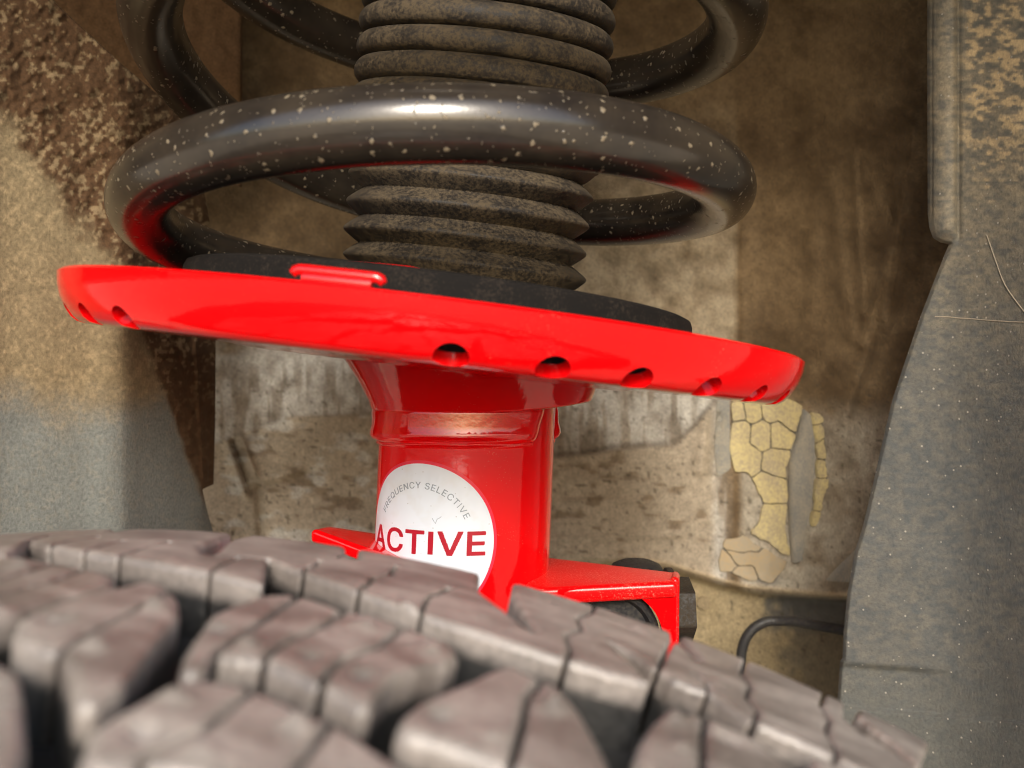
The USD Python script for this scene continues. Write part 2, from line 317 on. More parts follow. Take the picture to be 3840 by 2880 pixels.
def bg_col(px, py):
    mud, tan, paint, coatc = lin((0.10, 0.064, 0.030)), lin((0.27, 0.19, 0.10)), lin((0.60, 0.58, 0.51)), lin((0.45, 0.385, 0.285))  # mud kept darker: it also holds the shade of the fender lip
    n1, n2, n3 = fb(px, py, 260, 5, 21), fb(px, py, 60, 4, 22), fb(px, py, 16, 3, 23)
    col = mixc(np.broadcast_to(mud, px.shape + (3,)), tan, np.clip(0.5 + 1.6 * n1 + 0.9 * n2, 0, 1))
    pale = sst(py, 1200 + 260 * n2, 1380 + 160 * n1) * (1 - sst(px, 2690, 2760)) * np.clip(0.8 + 1.2 * n2, 0, 1)
    streak = sst(fb(px, py / 9, 26, 3, 25), 0.02, 0.16) * sst(py, 1300, 1420)
    col = mixc(col, paint, pale * (1 - 0.55 * streak))
    pale2 = sst(px + 300 * n1, 1900, 2300) * (1 - sst(px, 2745, 2775)) * sst(py + 200 * n1, 250, 900)
    col = mixc(col, lin((0.46, 0.385, 0.26)), pale2 * (1 - sst(py, 1330, 1470)) * np.clip(0.72 + 1.3 * n2, 0, 1))
    c = coat(px, py)
    cc = mixc(np.broadcast_to(coatc, px.shape + (3,)), lin((0.58, 0.56, 0.49)), np.clip(sst(fb(px / 2, py, 40, 4, 31), 0.03, 0.2) * (1 - sst(px, 1500, 1900)) * 0.9, 0, 1))
    cc = mixc(cc, lin((0.19, 0.135, 0.08)), np.clip(sst(-fb(px / 2.2, py, 46, 4, 32), 0.08, 0.22) * 0.75, 0, 1))
    col = mixc(col, cc, c)
    edge = np.exp(-((py - np.where(px < 2690, yc(np.clip(px, 600, 2690)), 9e3)) / 13) ** 2)
    col = mixc(col, lin((0.13, 0.10, 0.07)), 0.6 * edge * sst(px, 1900, 2100))
    right_low = sst(px, 2760, 2800) * sst(py, 1480 + 150 * n2, 1640)
    col = mixc(col, lin((0.50, 0.46, 0.36)), right_low * np.clip(0.75 + 1.3 * n2, 0, 1))
    lower = sst(py, ys(np.clip(px, 800, 3600)), ys(np.clip(px, 800, 3600)) + 20) * sst(px, 2100, 2350)
    lc = mixc(np.broadcast_to(lin((0.36, 0.29, 0.165)), px.shape + (3,)), lin((0.10, 0.10, 0.09)), sst(px + 260 * n2, 2860, 2990) * (1 - sst(py, 2330, 2400) * 0.4))
    col = mixc(col, lc, lower)
    lip = np.exp(-((py - ys(np.clip(px, 800, 3600)) + 6) / 10) ** 2) * sst(px, 2300, 2450)
    col = mixc(col, lin((0.55, 0.43, 0.26)), 0.7 * lip)
    grime = (px > 2500) * np.exp(-(((px - 2880) / 42) ** 2 + ((py - 2172) / 20) ** 2))
    col = mixc(col, lin((0.06, 0.06, 0.06)), 0.9 * grime)
    specks = sst(meshkit.noise(np.stack([px / 13, py / 13, px * 0], -1), 77), 0.86, 0.93)
    col = mixc(col, lin((0.09, 0.075, 0.05)), 0.7 * specks * sst(py, 1200, 1500))
    return np.clip(col * lin((0.74, 0.74, 0.77)) * (1 + 0.5 * n3[..., None]), 0.02, 0.62)

bx_ = np.unique(np.r_[np.arange(-2600, 600, 90), np.arange(600, 3700, 8), np.arange(3700, 6600, 90)]).astype(float)
by_ = np.unique(np.r_[np.arange(-2300, -100, 90), np.arange(-100, 2760, 8), np.arange(2760, 5200, 90)]).astype(float)
BX, BY = np.meshgrid(bx_, by_, indexing="ij")
panel = thing("inner_fender", "dirty tan car body panel with cracked coating behind the red strut", "body panel", (0, 150, -60))
v, f = gridmesh(P(BX, BY, bg_d(BX, BY)))
put("panel", (v, f[:, ::-1]), "panel_dirt", panel, smooth=True, color=bg_col(BX, BY).reshape(-1, 3))

# cracked yellow sealant: every flake a piece of its own
strips = [([(2745, 1505), (2850, 1500), (2960, 1490), (3016, 1530), (2983, 1649), (2957, 1715), (2950, 1828), (2957, 1894), (2950, 1987), (2968, 2092), (2925, 2066), (2880, 2028), (2812, 2000), (2850, 1948), (2858, 1890), (2846, 1850), (2800, 1778), (2745, 1762)],
           [(2765, 1545), (2825, 1550), (2895, 1540), (2975, 1560), (2785, 1620), (2850, 1620), (2930, 1640), (2800, 1720), (2930, 1740), (2905, 1840), (2905, 1960)], "yellow_sealant", 2.6),
          ([(3048, 1545), (3086, 1558), (3098, 1695), (3106, 1828), (3080, 1900), (3060, 1975), (3035, 1985), (3050, 1900), (3062, 1760), (3060, 1650), (3040, 1565)],
           [(3062, 1575), (3070, 1630), (3080, 1690), (3080, 1760), (3085, 1820), (3065, 1880), (3050, 1950)], "yellow_sealant", 2),
          ([(2720, 2020), (2790, 2005), (2850, 2050), (2905, 2075), (2962, 2105), (2935, 2160), (2900, 2190), (2800, 2170), (2700, 2140), (2690, 2100)],
           [(2760, 2045), (2790, 2080), (2880, 2120), (2720, 2125), (2770, 2150)], "tan_sealant", 2.6)]
for outline, seeds, mt, gap in strips:
    outline = [tuple(q) for q in (lambda r_: r_ + 24 * np.c_[fb(r_[:, 0], r_[:, 1], 45, 3, 46), fb(r_[:, 0], r_[:, 1], 45, 3, 47)])(resample(outline + [outline[0]], 10))]
    put("crack_bed", sheet([tuple(q) for q in np.asarray(Polygon(outline).buffer(-3).exterior.coords)[:-1]], lambda x, y: bg_d(x, y) - 0.4, 14, 1.5), "crack_dark", panel)
    pts = np.array(seeds, float) + rng.normal(0, 10, (len(seeds), 2))
    poly = Polygon(outline)
    vor = shapely.voronoi_polygons(shapely.MultiPoint(pts), extend_to=poly.buffer(200))
    cells = list(vor.geoms); merged = []
    while cells:
        c = cells.pop(0)
        if cells and rng.random() < 0.4:
            k_ = int(np.argmax([c.intersection(o_).length for o_ in cells]))
            if c.intersection(cells[k_]).length > 5: c = c.union(cells.pop(k_))
        merged.append(c)
    for cell in merged:
        c = cell.intersection(poly).buffer(-gap)
        for c in getattr(c, "geoms", [c]):
            if c.is_empty or c.area < 150: continue
            c = c.buffer(-0.8).buffer(0.8)
            if c.is_empty or c.geom_type != "Polygon": continue
            ring = resample(c.exterior.coords, 6)
            ring = ring + 20 * np.c_[fb(ring[:, 0], ring[:, 1], 42, 4, 41), fb(ring[:, 0], ring[:, 1], 42, 4, 42)]
            m = sheet([tuple(q) for q in ring], lambda x, y: 0 * x + bg_d(x, y) - 1.3 + 0.8 * fb(x, y, 40, 3, 44), 14, 3.0)
            put("sealant_flake", m, mt, panel)
put("sealer_strip", sheet([(3016, 1535), (3040, 1555), (3055, 1650), (3056, 1760), (3044, 1890), (3022, 1990), (3008, 2105), (2975, 2112), (2966, 1990), (2962, 1828), (2966, 1720), (2992, 1649)], lambda x, y: bg_d(x, y) - 2.6, 18, 3.2), "grey_primer", panel)
put("sealer_strip", sheet([(2690, 1470), (2735, 1470), (2740, 1760), (2690, 1790), (2680, 1700)], lambda x, y: bg_d(x, y) - 0.9, 18, 2), "grey_primer", panel)
put("embossed_disc", sheet([(2640 + 25 * math.cos(a), 2262 + 25 * math.sin(a)) for a in np.linspace(0, 2 * np.pi, 40)[:-1]], lambda x, y: bg_d(x, y) - 1.4, 8, 2.4), "panel_dirt", panel, color=lambda v: np.tile((0.24, 0.19, 0.115), (len(v), 1)))
put("bracket_corner", sheet([(3110, 2180), (3150, 2135), (3230, 2060), (3330, 2000), (3330, 2180), (3240, 2185)], lambda x, y: 0 * x + bg_d(x, y) - 6, 18, 4), "grey_primer", panel)

# left splash shield
ld = Pchip([-1500, -600, -200, 0, 180, 300, 450, 560, 745, 800, 1100], [150, 228, 262, 280, 292, 300, 309, 326, 361, 375, 430])
def left_d(px, py):
    edge = Pchip([-400, 0, 180, 300, 450, 560, 745, 1000], [-100, 430, 700, 860, 1020, 1310, 1830, 2300])(np.clip(px, -400, 1000))
    coarse = 1 - sst(py - edge, -120, 60)
    coarse = np.maximum(coarse, 0)
    rel = 1.6 * fb(px, py, 170, 2, 51) + coarse * (3.0 * fb(px, py, 80, 3, 52) + 2.2 * fb(px, py, 26, 2, 53)) + 0.22 * fb(px, py, 17, 2, 54) * (1 - 0.8 * sst(py, 1400, 1600))
    ridge = -1.6 * np.exp(-((px - 738 - (py - 1327) * 0.055) / 10) ** 2) * sst(py, 1200, 1300) * (1 - sst(py, 1780, 1830))
    return ld(np.clip(px, -1500, 1100)) + rel + ridge
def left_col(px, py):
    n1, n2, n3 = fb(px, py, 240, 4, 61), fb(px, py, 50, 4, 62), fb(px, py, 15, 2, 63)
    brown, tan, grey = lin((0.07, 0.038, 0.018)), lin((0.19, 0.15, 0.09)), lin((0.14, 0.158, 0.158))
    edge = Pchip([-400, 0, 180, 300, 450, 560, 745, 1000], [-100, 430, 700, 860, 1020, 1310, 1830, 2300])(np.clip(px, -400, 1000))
    t = sst(py - edge + (200 - 150 * sst(py, 1050, 1300)) * n2, -90 + 50 * sst(py, 1050, 1300), 60 - 20 * sst(py, 1050, 1300))  # brown side follows the shadow edge: mud plus shade put into the colour
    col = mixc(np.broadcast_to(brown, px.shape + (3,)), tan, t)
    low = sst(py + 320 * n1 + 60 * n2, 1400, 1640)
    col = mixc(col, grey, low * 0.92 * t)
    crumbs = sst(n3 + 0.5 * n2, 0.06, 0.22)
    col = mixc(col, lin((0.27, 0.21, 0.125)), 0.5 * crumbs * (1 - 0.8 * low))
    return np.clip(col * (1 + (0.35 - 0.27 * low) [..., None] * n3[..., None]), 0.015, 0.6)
shield = thing("splash_shield", "mud spattered grey plastic splash shield left of the coil spring", "splash shield", (-160, 0, 0))
poly = [(-380, -420), (-80, -420), (60, -160), (200, 5), (330, 125), (450, 235), (580, 345), (690, 445), (740, 620), (790, 900), (800, 1300), (798, 1600), (792, 1819), (749, 1838), (768, 1920), (790, 2000), (840, 2180), (870, 2300), (-380, 2330)]
m = sheet(poly, left_d, 6.5, 3.0)
def tint_of(fun):
    def g(v):
        d = v[:, 1] + D0
        return fun(v[:, 0] / d * F + 1920, 1440 - v[:, 2] / d * F)
    return g
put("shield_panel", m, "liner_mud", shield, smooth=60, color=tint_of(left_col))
# inner return wall behind the shield's upper edge
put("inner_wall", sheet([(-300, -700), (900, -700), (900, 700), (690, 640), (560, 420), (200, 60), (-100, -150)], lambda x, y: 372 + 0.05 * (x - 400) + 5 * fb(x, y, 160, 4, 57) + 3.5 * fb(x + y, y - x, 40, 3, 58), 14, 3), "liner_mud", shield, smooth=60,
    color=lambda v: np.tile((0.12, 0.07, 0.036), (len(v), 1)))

# right liner
rd = Pchip([3000, 3300, 3560, 3840, 4300, 5200], [338, 325, 312, 286, 235, 150])
def right_d(px, py):
    d = rd(np.clip(px, 3000, 5200)) + 3.0 * fb(px, py, 300, 3, 71)
    bead = np.clip(1 - ((px - 3542) / 50) ** 2, 0, 1) ** 0.5
    d = d - 4.5 * bead * (1 - sst(py, 850, 930)) + 1.8 * np.exp(-((px - 3592) / 9) ** 2) * (1 - sst(py, 850, 930))
    step1 = sst(py, 2480 + 0.07 * (px - 3160), 2505 + 0.07 * (px - 3160)) * (1 - sst(px, 3380, 3620))
    step2 = sst(py, 2646 + 0.085 * (px - 3146), 2654 + 0.085 * (px - 3146))
    return d + 2.6 * step1 - 1.3 * step2
def right_col(px, py):
    n1, n2, n3 = fb(px, py, 300, 4, 81), fb(px, py * 1.5, 34, 3, 82), fb(px / 1.8, py, 14, 2, 83)
    grey, dustc, tan = lin((0.072, 0.080, 0.083)), lin((0.27, 0.23, 0.16)), lin((0.50, 0.38, 0.22))
    t = np.clip(0.36 + 0.5 * n2 + 1.1 * n3 + 0.5 * n1, 0, 1)
    up = 1 - sst(py + 250 * n1, 400, 1700)
    col = mixc(np.broadcast_to(grey, px.shape + (3,)), dustc, np.clip(t * (0.28 + 0.7 * up) + 0.22 * up, 0, 1))
    sunlit_patch = sst(px + 160 * n2, 3600, 3680) * (1 - sst(py + 500 * n2 + 0.4 * (px - 3600), 560, 800)) * sst(n3 + 1.1 * n2, -0.12, 0.16)  # sunlight at the top right, put into the dust colour
    col = mixc(col, tan, sunlit_patch * 0.85)
    low = sst(py, 2400, 2700)
    col = mixc(col, lin((0.10, 0.106, 0.10)), low * 0.6)

    return np.clip(col, 0.02, 0.6)
fl = thing("fender_liner", "dark grey dusty plastic liner right of the coil spring with a raised vertical bead", "fender liner", (130, 20, 0))
poly = [(3490, -450), (3490, 0), (3490, 400), (3492, 800), (3498, 850), (3512, 888), (3540, 905), (3572, 912), (3560, 940), (3520, 1040), (3461, 1192), (3394, 1390), (3355, 1510), (3315, 1682), (3270, 1880), (3242, 1994), (3216, 2071), (3188, 2226), (3173, 2381), (3170, 2475), (3160, 2487), (3146, 2681), (3140, 3100), (4250, 3100), (4250, -450)]
put("liner_panel", sheet(poly, right_d, 7, 2.6), "liner_plastic", fl, smooth=60, color=tint_of(right_col))
for a in ([(3506, 1186), (3600, 1192), (3700, 1200), (3790, 1207), (3990, 1213)], [(3700, 880), (3735, 980), (3765, 1060), (3850, 1180)]):
    q = np.array(a, float); t = np.linspace(0, 1, 40); s = np.linspace(0, 1, len(q))
    xx, yy = Pchip(s, q[:, 0])(t), Pchip(s, q[:, 1])(t) + 3 * fb(t * 40, t, 5, 2, 91)
    put("scratch", sweep(P(xx, yy, right_d(xx, yy) - 0.02), 0.2, 6), "scratch_dust", fl)

# wheel arch roof and outer fender (unseen; lip line shaped for the shade it casts)
arch = thing("wheel_arch", "black arched wheel housing above the spring under the outer fender", "wheel arch", (0, -30, 330))
xs = np.r_[np.linspace(-560, -130, 20), np.linspace(-120, 230, 50), np.linspace(245, 520, 16)]; zz = 245 - 32 * sst(-xs, 50, 125) - np.maximum(-xs - 125, 0) ** 2 / 900 - 205 * sst(xs, 112, 210) - np.maximum(xs - 210, 0) ** 2 / 1500
V = np.stack([np.stack([xs, np.full_like(xs, y), zz + dz], -1) for y, dz in ((-200, 0), (-190, 14), (-60, 22), (170, 20))])
w, f = gridmesh(V); m = trimesh.Trimesh(w, f, process=False); m2 = m.copy(); m2.vertices += [0, 0, 3]; m2.invert()
put("housing", cat(m, m2), "arch_black", arch)
V = np.stack([np.stack([xs, np.full_like(xs, y), zz + dz], -1) for y, dz in ((-201, -6), (-208, -4), (-214, 30), (-222, 260), (-150, 420))])
w, f = gridmesh(V); m = trimesh.Trimesh(w, f, process=False); m2 = m.copy(); m2.vertices += [0, 4, 0]; m2.invert()
put("outer_fender", cat(m, m2), "body_paint", arch)

# ---------------------------------------------------------------- red strut
strut = thing("strut", "glossy red suspension strut with round white sticker behind the tyre", "strut", (-15, 0, -70))
ax = lambda z: -13.2 + 0.04 * (z + 8)
def leaned(m):
    v, f, _ = meshkit.arrays(m); v = v.copy(); v[:, 0] += ax(v[:, 2]); return trimesh.Trimesh(v, f, process=False)
RT = 26.2
put("tube", leaned(lathe([(RT, z) for z in np.linspace(-125, 10, 30)], 200)), "red_paint", strut, smooth=True)

# spring seat: dished steel pan with drain holes
SC = np.array([-20.9, -2.0, 17.6])
def Rot(ax_, deg):
    return trimesh.transformations.rotation_matrix(math.radians(deg), ax_)[:3, :3]
RS = Rot([0, 1, 0], 6.8) @ Rot([1, 0, 0], 0.4)
def seatT(m):
    v, f, _ = meshkit.arrays(m); v = v * [0.993, 0.993, 0.93]; return trimesh.Trimesh(v @ RS.T + SC, f, process=False)
out = [(105.0, 0.0), (104.7, -3.0), (103.8, -6.4), (102.2, -9.6), (100.7, -11.6), (99.2, -12.7), (97.0, -13.2), (88, -13.3), (64, -13.5), (60, -13.7), (56, -14.2), (51, -14.4), (30, -14.5)]
inn = [(30, -12), (50, -11.8), (54.5, -11.7), (58.5, -11.5), (63, -11.2), (87.5, -10.8), (92, -10.4), (95.6, -10.0), (98.2, -9.0), (100.0, -6.6), (101.4, -3.4), (102.2, -0.4), (103.0, 0.6), (104.3, 0.7)]
seat = m3.Manifold.revolve(m3.CrossSection([[(r, z) for r, z in (out + inn)]], m3.FillRule.EvenOdd), 220)
for a in (6.0, 17.8, 29.0, 41, 53.5, 66, 78, 90, -38.5, -49.5, -61, -73, -85):
    t = math.radians(a); rad = np.array([math.sin(t), -math.cos(t), 0])
    axis = rad * 0.72 + np.array([0, 0, -0.70]); axis /= np.linalg.norm(axis)
    c = m3.Manifold.cylinder(14, 3.7, 3.7, 40, True)
    R = trimesh.geometry.align_vectors([0, 0, 1], axis)
    R = R.copy(); R[:3, 3] = rad * 99.4 + np.array([0, 0, -10.2])
    seat = seat - c.transform(R[:3])
put("spring_seat", seatT(seat), "red_paint", strut, smooth=28)
# rolled tab on the seat's front rim
def rim(th, r, z):
    t = np.radians(th); return np.stack([r * np.sin(t), -r * np.cos(t), 0 * t + z], -1)
th = -2.4 + np.r_[np.full(5, -9.6), np.linspace(-9.5, -0.1, 26), np.full(5, 0.0)]
zt = np.r_[np.linspace(-1.0, 2.2, 5), np.r_[2.7, 3.0, np.full(22, 3.05), 3.0, 2.7], np.linspace(2.2, -1.0, 5)]
put("rim_tab", seatT(cat(sweep(rim(th, 103.4, zt), 1.15, 16), sweep(rim(np.linspace(-11.0, -3.4, 20), 102.9, np.full(20, 1.4)), 1.55, 12))), "red_gloss", strut, smooth=60)
# raised inner lip of the seat in front of the boot
th = np.linspace(-62, 22, 70); hz = 6.5 + 5.9 * sst(th, -60, -35) * (1 - sst(th, -8, 22))
V = np.stack([rim(th, 49.5, np.full_like(th, -9)), rim(th, 48.6, hz - 0.8), rim(th, 47.8, hz), rim(th, 46.8, hz - 0.5), rim(th, 46, np.full_like(th, -9))])
w, f = gridmesh(V); put("inner_lip", seatT((w, f[:, ::-1])), "red_paint", strut, smooth=50)

# funnel neck under the seat, flared to the right
zz = np.array([12, 9, 6, 2, -2, -5, -7.3, -7.9, -7.4]); rr = np.array([40.5, 38.6, 36.3, 33.6, 31.2, 29.6, 28.8, 28.2, 26.4])
ph = np.linspace(0, 2 * np.pi, 200, endpoint=False)
flare = np.exp(-((np.angle(np.exp(1j * (ph - math.radians(-8))))) / 0.62) ** 2)
V = np.zeros((len(zz), 200, 3))
for i in range(len(zz)):
    k = sst(-zz[i], -11, 5) if i < 7 else 1.0
    r = rr[i] + 8.2 * flare * k * (1 if i < 8 else 0.15); z = zz[i] + flare * k * 2.6 * (1 if i > 3 else 0.4)
    V[i] = np.stack([r * np.cos(ph), r * np.sin(ph), z + 0 * ph], -1)
w, f = gridmesh(V, close_v=True); put("neck", leaned((w, f)), "red_gloss", strut, smooth=50)
# collar: welded band round the tube, open at the right front
c0, c1 = math.radians(-32), math.radians(-352)
ps = np.linspace(0, 1, 150)
prof = [(RT, 0.0), (28.4, -0.2), (28.7, -1.2), (28.5, -4.6), (28.9, -6.6), (29.0, -7.8), (28.4, -8.9), (27.4, -9.5), (26.9, -9.3), (27.1, -10.3), (26.0, -10.9)]
V = np.zeros((len(prof), 150, 3))
for i, (r, z) in enumerate(prof):
    a = c0 + math.radians(9.0) * (z / 10) + ps * (c1 - c0)
    e = np.minimum(1, np.minimum(ps, 1 - ps) / 0.03)
    r2 = RT - 0.2 + (r - RT + 0.2) * np.sqrt(np.clip(e, 0, 1))
    V[i] = np.stack([r2 * np.cos(a), r2 * np.sin(a), -7.0 + z + 0.35 * fb(a * 40, a * 0, 8, 3, 15) * (i > 5)], -1)
w, f = gridmesh(V); put("collar", leaned((w, f)), "red_gloss", strut, smooth=45)

# sticker on the tube
S0 = math.radians(-26); ZC = -43.6
def wrap(s, t, off):
    a = S0 + s / RT; z = ZC + t
    return np.stack([ax(z) + (RT + off) * np.sin(a), -(RT + off) * np.cos(a), z], -1)
def disc(R, off, y0=-60):
    n = 120; ring = [(R * math.cos(2 * np.pi * i / n), R * math.sin(2 * np.pi * i / n)) for i in range(n)]
    pts, t, k = fill_poly(Polygon(ring), 1.5)
    top, bot = wrap(pts[:, 0], pts[:, 1], off), wrap(pts[:, 0], pts[:, 1], 0.0)
    j = np.arange(k); j2 = (j + 1) % k; N = len(pts)
    m = trimesh.Trimesh(np.vstack([top, bot]), np.vstack([t, t[:, ::-1] + N, np.c_[j, j + N, j2 + N], np.c_[j, j2 + N, j2]]), process=False)
    return m
film = put("sticker", disc(22.6, 0.07), "sticker_film", strut, smooth=50, label="round white sticker reading ACTIVE in red")
put("white_disc", disc(21.7, 0.14), "sticker_white", film, smooth=50)
def letters(items, h, off, bold, sx=1.0):
    out = []
    for ch, s, t, rot_ in items:
        m = meshkit.text_mesh(ch, h, 0.05, bold) if ch != "I" else box((0, 0, 0), (h * (0.2 if bold else 0.1), h, 0.05))
        m = m.subdivide_to_size(0.9, 12) if True else m
        v = np.array(m.vertices); v[:, 0] -= (v[:, 0].min() + v[:, 0].max()) / 2; v[:, 0] *= sx
        c, s_ = math.cos(rot_), math.sin(rot_)
        x, y = v[:, 0] * c - v[:, 1] * s_ + s, v[:, 0] * s_ + v[:, 1] * c + t
        w = wrap(x, y, off) + (wrap(x, y, off + 1) - wrap(x, y, off)) * v[:, 2:3]
        out.append(trimesh.Trimesh(w, m.faces, process=False))
    return trimesh.util.concatenate(out)
W = {"A": 1.14, "C": 1.12, "T": .98, "I": .38, "V": 1.12, "E": .92, "F": .88, "R": .95, "Q": 1.16, "U": 1.08, "N": 1.12, "Y": 1.0, "S": .96, "L": .84, " ": .45}
def spread(text, total):
    w = np.array([W[c] for c in text]) + 0.14; k = total / (w.sum() - .14); x = np.cumsum(w) - w / 2 - 0.07
    return x * k - total / 2
word = "ACTIVE"
put("lettering", letters([(c, x, -3.1, 0) for c, x in zip(word, spread(word, 39.2))], 6.3, 0.16, True, 1.22), "print_red", film, smooth=False)
sc_ = wrap(np.array([4.3, 4.9, 5.3, 5.8, 6.3, 6.9]), np.array([6.9, 6.0, 5.4, 6.7, 6.9, 7.4]), 0.16)
put("scuff", sweep(sc_, 0.07, 6), "print_grey", film, smooth=False)
word = "FREQUENCY SELECTIVE"
put("lettering", letters([(c, 14.9 * math.sin(a), 14.9 * math.cos(a), -a) for c, a in zip(word, np.radians(spread(word, 126) + 1)) if c != " "], 1.75, 0.16, False, 1.12), "print_grey", film, smooth=False)

# clamp ears at the foot of the strut
wing = rounded([p + np.array([0, 0, dz]) for p in (P(1185, 1985, 268), P(1235, 1975, 280), P(1420, 2003, 292), P(1440, 2085, 264), P(1560, 2120, 264), P(1560, 2040, 300)) for dz in (-1.2, -2.6)], 1.2)
put("clamp_ear", wing, "red_paint", strut, smooth=40, label="flat left ear of the clamp")
top = rounded([p + np.array([0, 0, dz]) for p in (P(2040, 2090, 300), P(2530, 2148, 282), P(2520, 2178, 262), P(2080, 2205, 264), P(1980, 2205, 264)) for dz in (-1.5, -3.0)], 1.5)
put("clamp_top", top, "red_paint_dusty", strut, smooth=40)
# front plate with the round opening
zc_, rc_ = P(2300, 2400, 262), 13.6
plate2 = [(2090, 2212), (2537, 2178), (2530, 2700), (2090, 2700)]
q = np.array([P(a, b, 262) for a, b in plate2])[:, [0, 2]]
hole = Point(zc_[0], zc_[2]).buffer(rc_, 48)
pl = Polygon(q).buffer(-0.8).buffer(0.8).difference(hole)
pl = max(getattr(pl, "geoms", [pl]), key=lambda g_: g_.area)
e = trimesh.creation.extrude_polygon(pl, 3.2, engine="earcut"); vv = np.array(e.vertices)
e.vertices = np.c_[vv[:, 0], 262 - D0 + vv[:, 2], vv[:, 1]]; trimesh.repair.fix_normals(e)
put("clamp_front", e, "red_paint", strut, smooth=25)
side = rounded([P(2530, 2180, 264), P(2532, 2160, 284), P(2526, 2700, 264), P(2528, 2700, 284)], 1.3)
put("clamp_side", side, "red_paint_dusty", strut, smooth=40)

bush = thing("bushing", "black round rubber bushing inside the red clamp", "bushing", (zc_[0], -18, zc_[2]))
prof = [(0.01, 6), (5.5, 6), (6.5, 3.5), (10.2, 3.2), (11.2, 1.0), (12.2, 0.6), (13.2, 1.8), (13.3, 16), (0.01, 16)]
w, f = lathe(prof, 80); w = np.c_[w[:, 0] + zc_[0], w[:, 2] - 24.5, w[:, 1] + zc_[2]]
put("ring", (w, f), "black_rubber", bush, smooth=35)
kn = thing("ball_joint", "dark rounded black cap peeking over the red clamp", "cap", P(2390, 2150, 322))
c = P(2385, 2160, 325)
prof = [(9.5, -8), (9.5, 0.0), (9.2, 2.2), (8.0, 4.0), (5, 5.3), (0.01, 5.8)]
w, f = lathe(prof, 60); put("cap", (w + c, f), "black_rubber", kn, smooth=50)
nb = thing("bolt", "dusty hexagonal bolt head at the right edge of the red clamp", "bolt", P(2560, 2280, 300))
c = P(2548, 2285, 292)
hexa = [(11.3 * math.cos(a), 9.8 * math.sin(a)) for a in np.arange(6) * np.pi / 3 + 0.28]
e = trimesh.creation.extrude_polygon(Polygon(hexa).buffer(-1).buffer(1), 5.5, engine="earcut"); vv = np.array(e.vertices)
e.vertices = np.c_[c[0] - 2.2 + vv[:, 2], c[1] + vv[:, 0], c[2] + vv[:, 1]]; trimesh.repair.fix_normals(e)
put("bolt_head", e, "dark_bolt", nb, smooth=20)
w, f = lathe([(0.01, 0), (12.5, 0), (12.5, 1.8), (0.01, 1.8)], 48); w = np.c_[c[0] - 4 + w[:, 2], c[1] + w[:, 0], c[2] + w[:, 1]]
m = trimesh.Trimesh(w, f, process=False); trimesh.repair.fix_normals(m); put("washer", m, "dark_bolt", nb, smooth=30)

# ---------------------------------------------------------------- rubber spring pad on the seat
pad = thing("spring_pad", "black rubber pad lying on the red spring seat under the coil", "rubber pad", (-22, 0, 24))
PC = SC + np.array([-0.6, 0, -0.2])
prof = [(52, -10), (52, 7.0), (53.5, 7.6), (60, 6.6), (66, 7.2), (70.0, 8.8), (71.6, 9.1), (73.0, 8.5), (73.6, 7.0), (73.8, -2), (76, -4), (91, -5.5), (92.5, -7), (92.5, -10.2)]
w, f = lathe(prof, 160)
put("pad", (w @ RS.T + PC, f[:, ::-1]), "pad_rubber", pad, smooth=35)

# ---------------------------------------------------------------- coil spring
spring = thing("coil_spring", "thick black enamelled coil spring spattered with mud around the dust boot", "coil spring", (-21, 0, 30))
ang = [60, 90, 125, 160, 197, 225, 270, 315, 343, 380, 405, 440, 483, 520, 557, 600, 650, 703, 735, 765, 800, 825, 850, 885, 917, 960, 1010, 1060]
zz = [33, 34, 37, 42, 48.2, 52.0, 55.3, 56.0, 54.4, 55.5, 58.5, 64, 73.5, 89, 102.7, 106, 106, 104, 106, 109, 117, 125, 130, 141, 154, 159, 160, 159]
zi = Pchip(ang, zz); t = np.arange(60, 1060, 2.0)
R_ = 84.0 - 13 * (1 - sst(t, 90, 185)); cx = -22.0 + 3.3 * sst(t, 330, 600)
z = zi(t); z = np.convolve(np.pad(z, 12, mode="edge"), np.ones(25) / 25, mode="valid")
pts = np.c_[cx + R_ * np.cos(np.radians(t)), R_ * np.sin(np.radians(t)), z]
put("wire", sweep(pts, 8.5, 40), "spring_enamel", spring, smooth=50)

# ---------------------------------------------------------------- dust boot (bellows)
boot = thing("dust_boot", "dusty black rubber bellows boot inside the coil spring", "dust boot", (-13, 0, 20))
zr = [18, 27.0, 35.0, 42.6, 50.8, 59.0, 66.8, 74.4, 82.0, 89.5, 96.8, 104.2, 111.6, 119, 126.4, 134]      # ridges
bx = Pchip([0, 40, 55, 75, 107, 140], [-14, -14, -12.6, -10.5, -7.4, -5.5])
PB = []
for i in range(len(zr) - 1):
    sh = sst(zr[i], 52, 78)                       # 0 sharp stretched folds, 1 round packed folds
    for k in range(14):
        u = k / 14; a = abs(2 * u - 1)            # 1 at ridges, 0 in the groove
        tri_ = 1.21 - np.sqrt((1 - a) ** 2 + 0.21 ** 2); rnd = 1 - (1 - a) ** 2.2 if a < 1 else 1
        rnd = np.sqrt(max(0, 1 - (1 - a) ** 2 * 0.999))
        depth = 5.6 * (1 - sh) + 3.4 * sh
        r = 36.2 + 1.7 * sh - depth * (1 - ((1 - sh) * tri_ + sh * rnd))
        PB.append((r, zr[i] + u * (zr[i + 1] - zr[i])))
PB = np.array(PB); k = 140; ph = np.linspace(0, 2 * np.pi, k, endpoint=False)
V = np.zeros((len(PB), k, 3))
